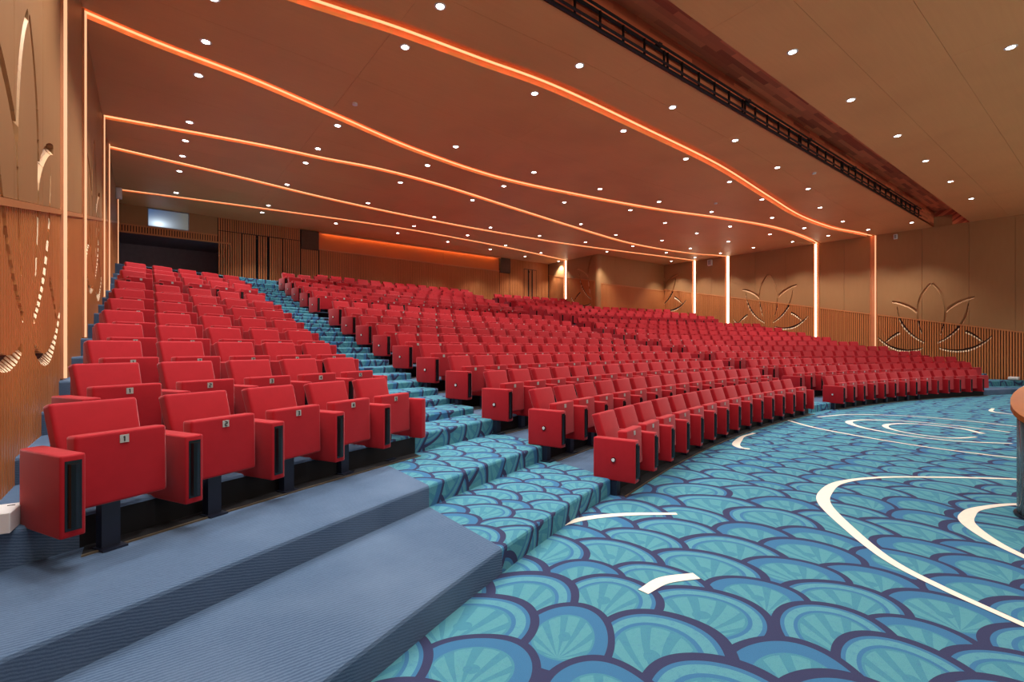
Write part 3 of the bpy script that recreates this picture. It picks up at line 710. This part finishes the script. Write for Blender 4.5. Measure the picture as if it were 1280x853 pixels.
for idx, (dist, block, n, i, x, y, t, z, first, last) in enumerate(seats):
    rz = t
    if idx >= KEEP:
        c, s = math.cos(rz), math.sin(rz)
        jit = random.uniform(-.012, .012)
        for mb in low:
            k = len(far.v)
            far.v += [(x + c * p[0] - s * p[1], y + s * p[0] + c * p[1], z + p[2] + (jit if mb is low[0] else 0)) for p in mb.v]
            far.f += [tuple(k + q for q in f) for f in mb.f]; far.m += mb.m
        continue
    o = empty('theatre_seat', (x, y, z), rz, label=seat_name(block, n, i), category='seat', group='red tip-up seats of the %s block' % block)
    link_part('backrest', ME_back, o)
    pd = link_part('seat_pad', ME_pad, o); pl = link_part('number_plate', ME_plate, pd)
    ar = link_part('arm', ME_arm, o); link_part('front_strip', ME_strip, ar)
    link_part('pedestal', ME_pedc if block == 'left' else ME_ped, o)
    if block == 'left' and n < 8: 
        dg = link('digit', ME_digit[str(i + 1)], pd)
    if first and block != 'left':
        bd = link_part('round_badge', ME_badge, ar); link_part('badge_stud', ME_stud, ar)
    if last:
        e = link_part('arm', ME_endarm, o); e.location = (.592 if block == 'left' else SW, 0, 0)
        if block != 'left':
            e2 = link_part('pedestal', ME_ped, o); e2.location = (SW, 0, 0)
fo = far.build('far_seats', [M_red, M_black], kind='stuff', label='rows of red tip-up auditorium seats at the back of the hall', category='seats')
bv = fo.modifiers.new('bevel', 'BEVEL'); bv.width = .018; bv.segments = 1
# ------------------------------------------------------------------ small things
m = MB(); bx = empty('white_carton', (-.615, 3.56, TIERS[2][1]), -.1, label='white printed carton on the carpet step beside the left wall', category='box')
b = MB(); b.box(-.10, .08, -.10, .10, 0, .105); link('carton', bevel_mesh('carton', b, M_white, .004, 1, False), bx)
b = MB(); b.box(-.095, -.01, -.103, -.1005, .02, .08); link('side_print', b.mesh('side_print', plain('brown_print', srgb(120, 78, 48), .6)), bx)
b = MB()
for a, c in (((-.08, -.04), (-.01, -.04)), ((-.08, .03), (-.01, .03)), ((-.08, -.04), (-.08, .03)), ((-.01, -.04), (-.01, .06)), ((.03, .05), (.06, .05))): b.tube((*a, .1055), (*c, .1055), .0035, 4)
link('lid_print', b.mesh('lid_print', M_ink), bx)
# lectern at the right edge
lc = empty('lectern', (6.20, .33, 0), 0, label='lectern with curved frosted body and slanted wooden top at the right edge', category='lectern')
m = MB(); A = frange(math.radians(30), math.radians(330), 22)
for a, c in zip(A[:-1], A[1:]):
    P = lambda t, r, z: (r * math.cos(t), r * math.sin(t), z)
    m.hexa([P(a, .35, .02), P(c, .35, .02), P(c, .335, .02), P(a, .335, .02), P(a, .35, .95 + .175 * math.cos(a)), P(c, .35, .95 + .175 * math.cos(c)), P(c, .335, .95 + .168 * math.cos(c)), P(a, .335, .95 + .168 * math.cos(a))])
g, nt, bb = newmat('frosted_acrylic'); bb.inputs['Base Color'].default_value = srgb(150, 170, 180); bb.inputs['Transmission Weight'].default_value = .75; bb.inputs['Roughness'].default_value = .12; bb.inputs['IOR'].default_value = 1.2
nz = noise(nt, mapping(nt, (1, 1, 1), 'Object'), 30); nt.links.new(mixc(nt, srgb(150, 172, 182), srgb(170, 188, 196), E(nt, nz.outputs['Fac'])), bb.inputs['Base Color'])
m.build('body', g, lc, smooth=True)
m = MB(); T = [(.39 * math.cos(t), .39 * math.sin(t)) for t in frange(0, 2 * math.pi, 28)[:-1]]
zt = lambda x, y: 1.02 + .50 * x
k = len(m.v); n = len(T)
m.v += [(x, y, zt(x, y) - .05) for x, y in T] + [(x, y, zt(x, y)) for x, y in T]
m.f.append(tuple(range(n - 1, -1, -1))); m.f.append(tuple(range(n, 2 * n))); m.m += [0, 0]
for i in range(n): m.f.append((i, (i + 1) % n, n + (i + 1) % n, n + i)); m.m.append(0)
m.build('desk_top', wood('lectern_wood', srgb(150, 84, 36), srgb(190, 112, 52), .3, (6, 6, 6)), lc)
m = MB(); m.tube((0, 0, 0), (0, 0, .02), .37, 28); m.build('base', M_navy, lc)
# wall devices
def device(name, W, s, z, w, h, d, label, cat):
    m = MB(); W.col(m, s - w / 2, s + w / 2, .05, .05 + d, (z - h / 2,) * 2, (z + h / 2,) * 2)
    o = link(name, bevel_mesh(name, m, M_white, .012, 1), None, label=label, category=cat)
    m = MB(); W.col(m, s - w / 2 + .03, s + w / 2 - .03, .05 + d, .055 + d, (z - h / 2 + .03,) * 2, (z + h / 2 - .03,) * 2); m.build('grille', plain('grey_mesh', srgb(150, 150, 148), .6), o)
device('wall_speaker', WR, 13.85, 5.98, .22, .30, .14, 'small white speaker high on the right wall between the white light strips', 'speaker')
device('motion_sensor', WR, 6.12, 6.02, .13, .20, .09, 'small white rounded sensor under the ceiling right of the copper strip', 'sensor')
device('wall_speaker', WL, 18.2, 6.02, .2, .30, .14, 'small grey-white speaker at the top rear corner of the left wall', 'speaker')
m = MB(); m.box(24.0, 24.42, 2.6, 2.85, .372, .47); link('floor_box', bevel_mesh('floor_box', m, M_white, .01, 1), None, label='flat white box on the carpet at the foot of the right wall', category='box')
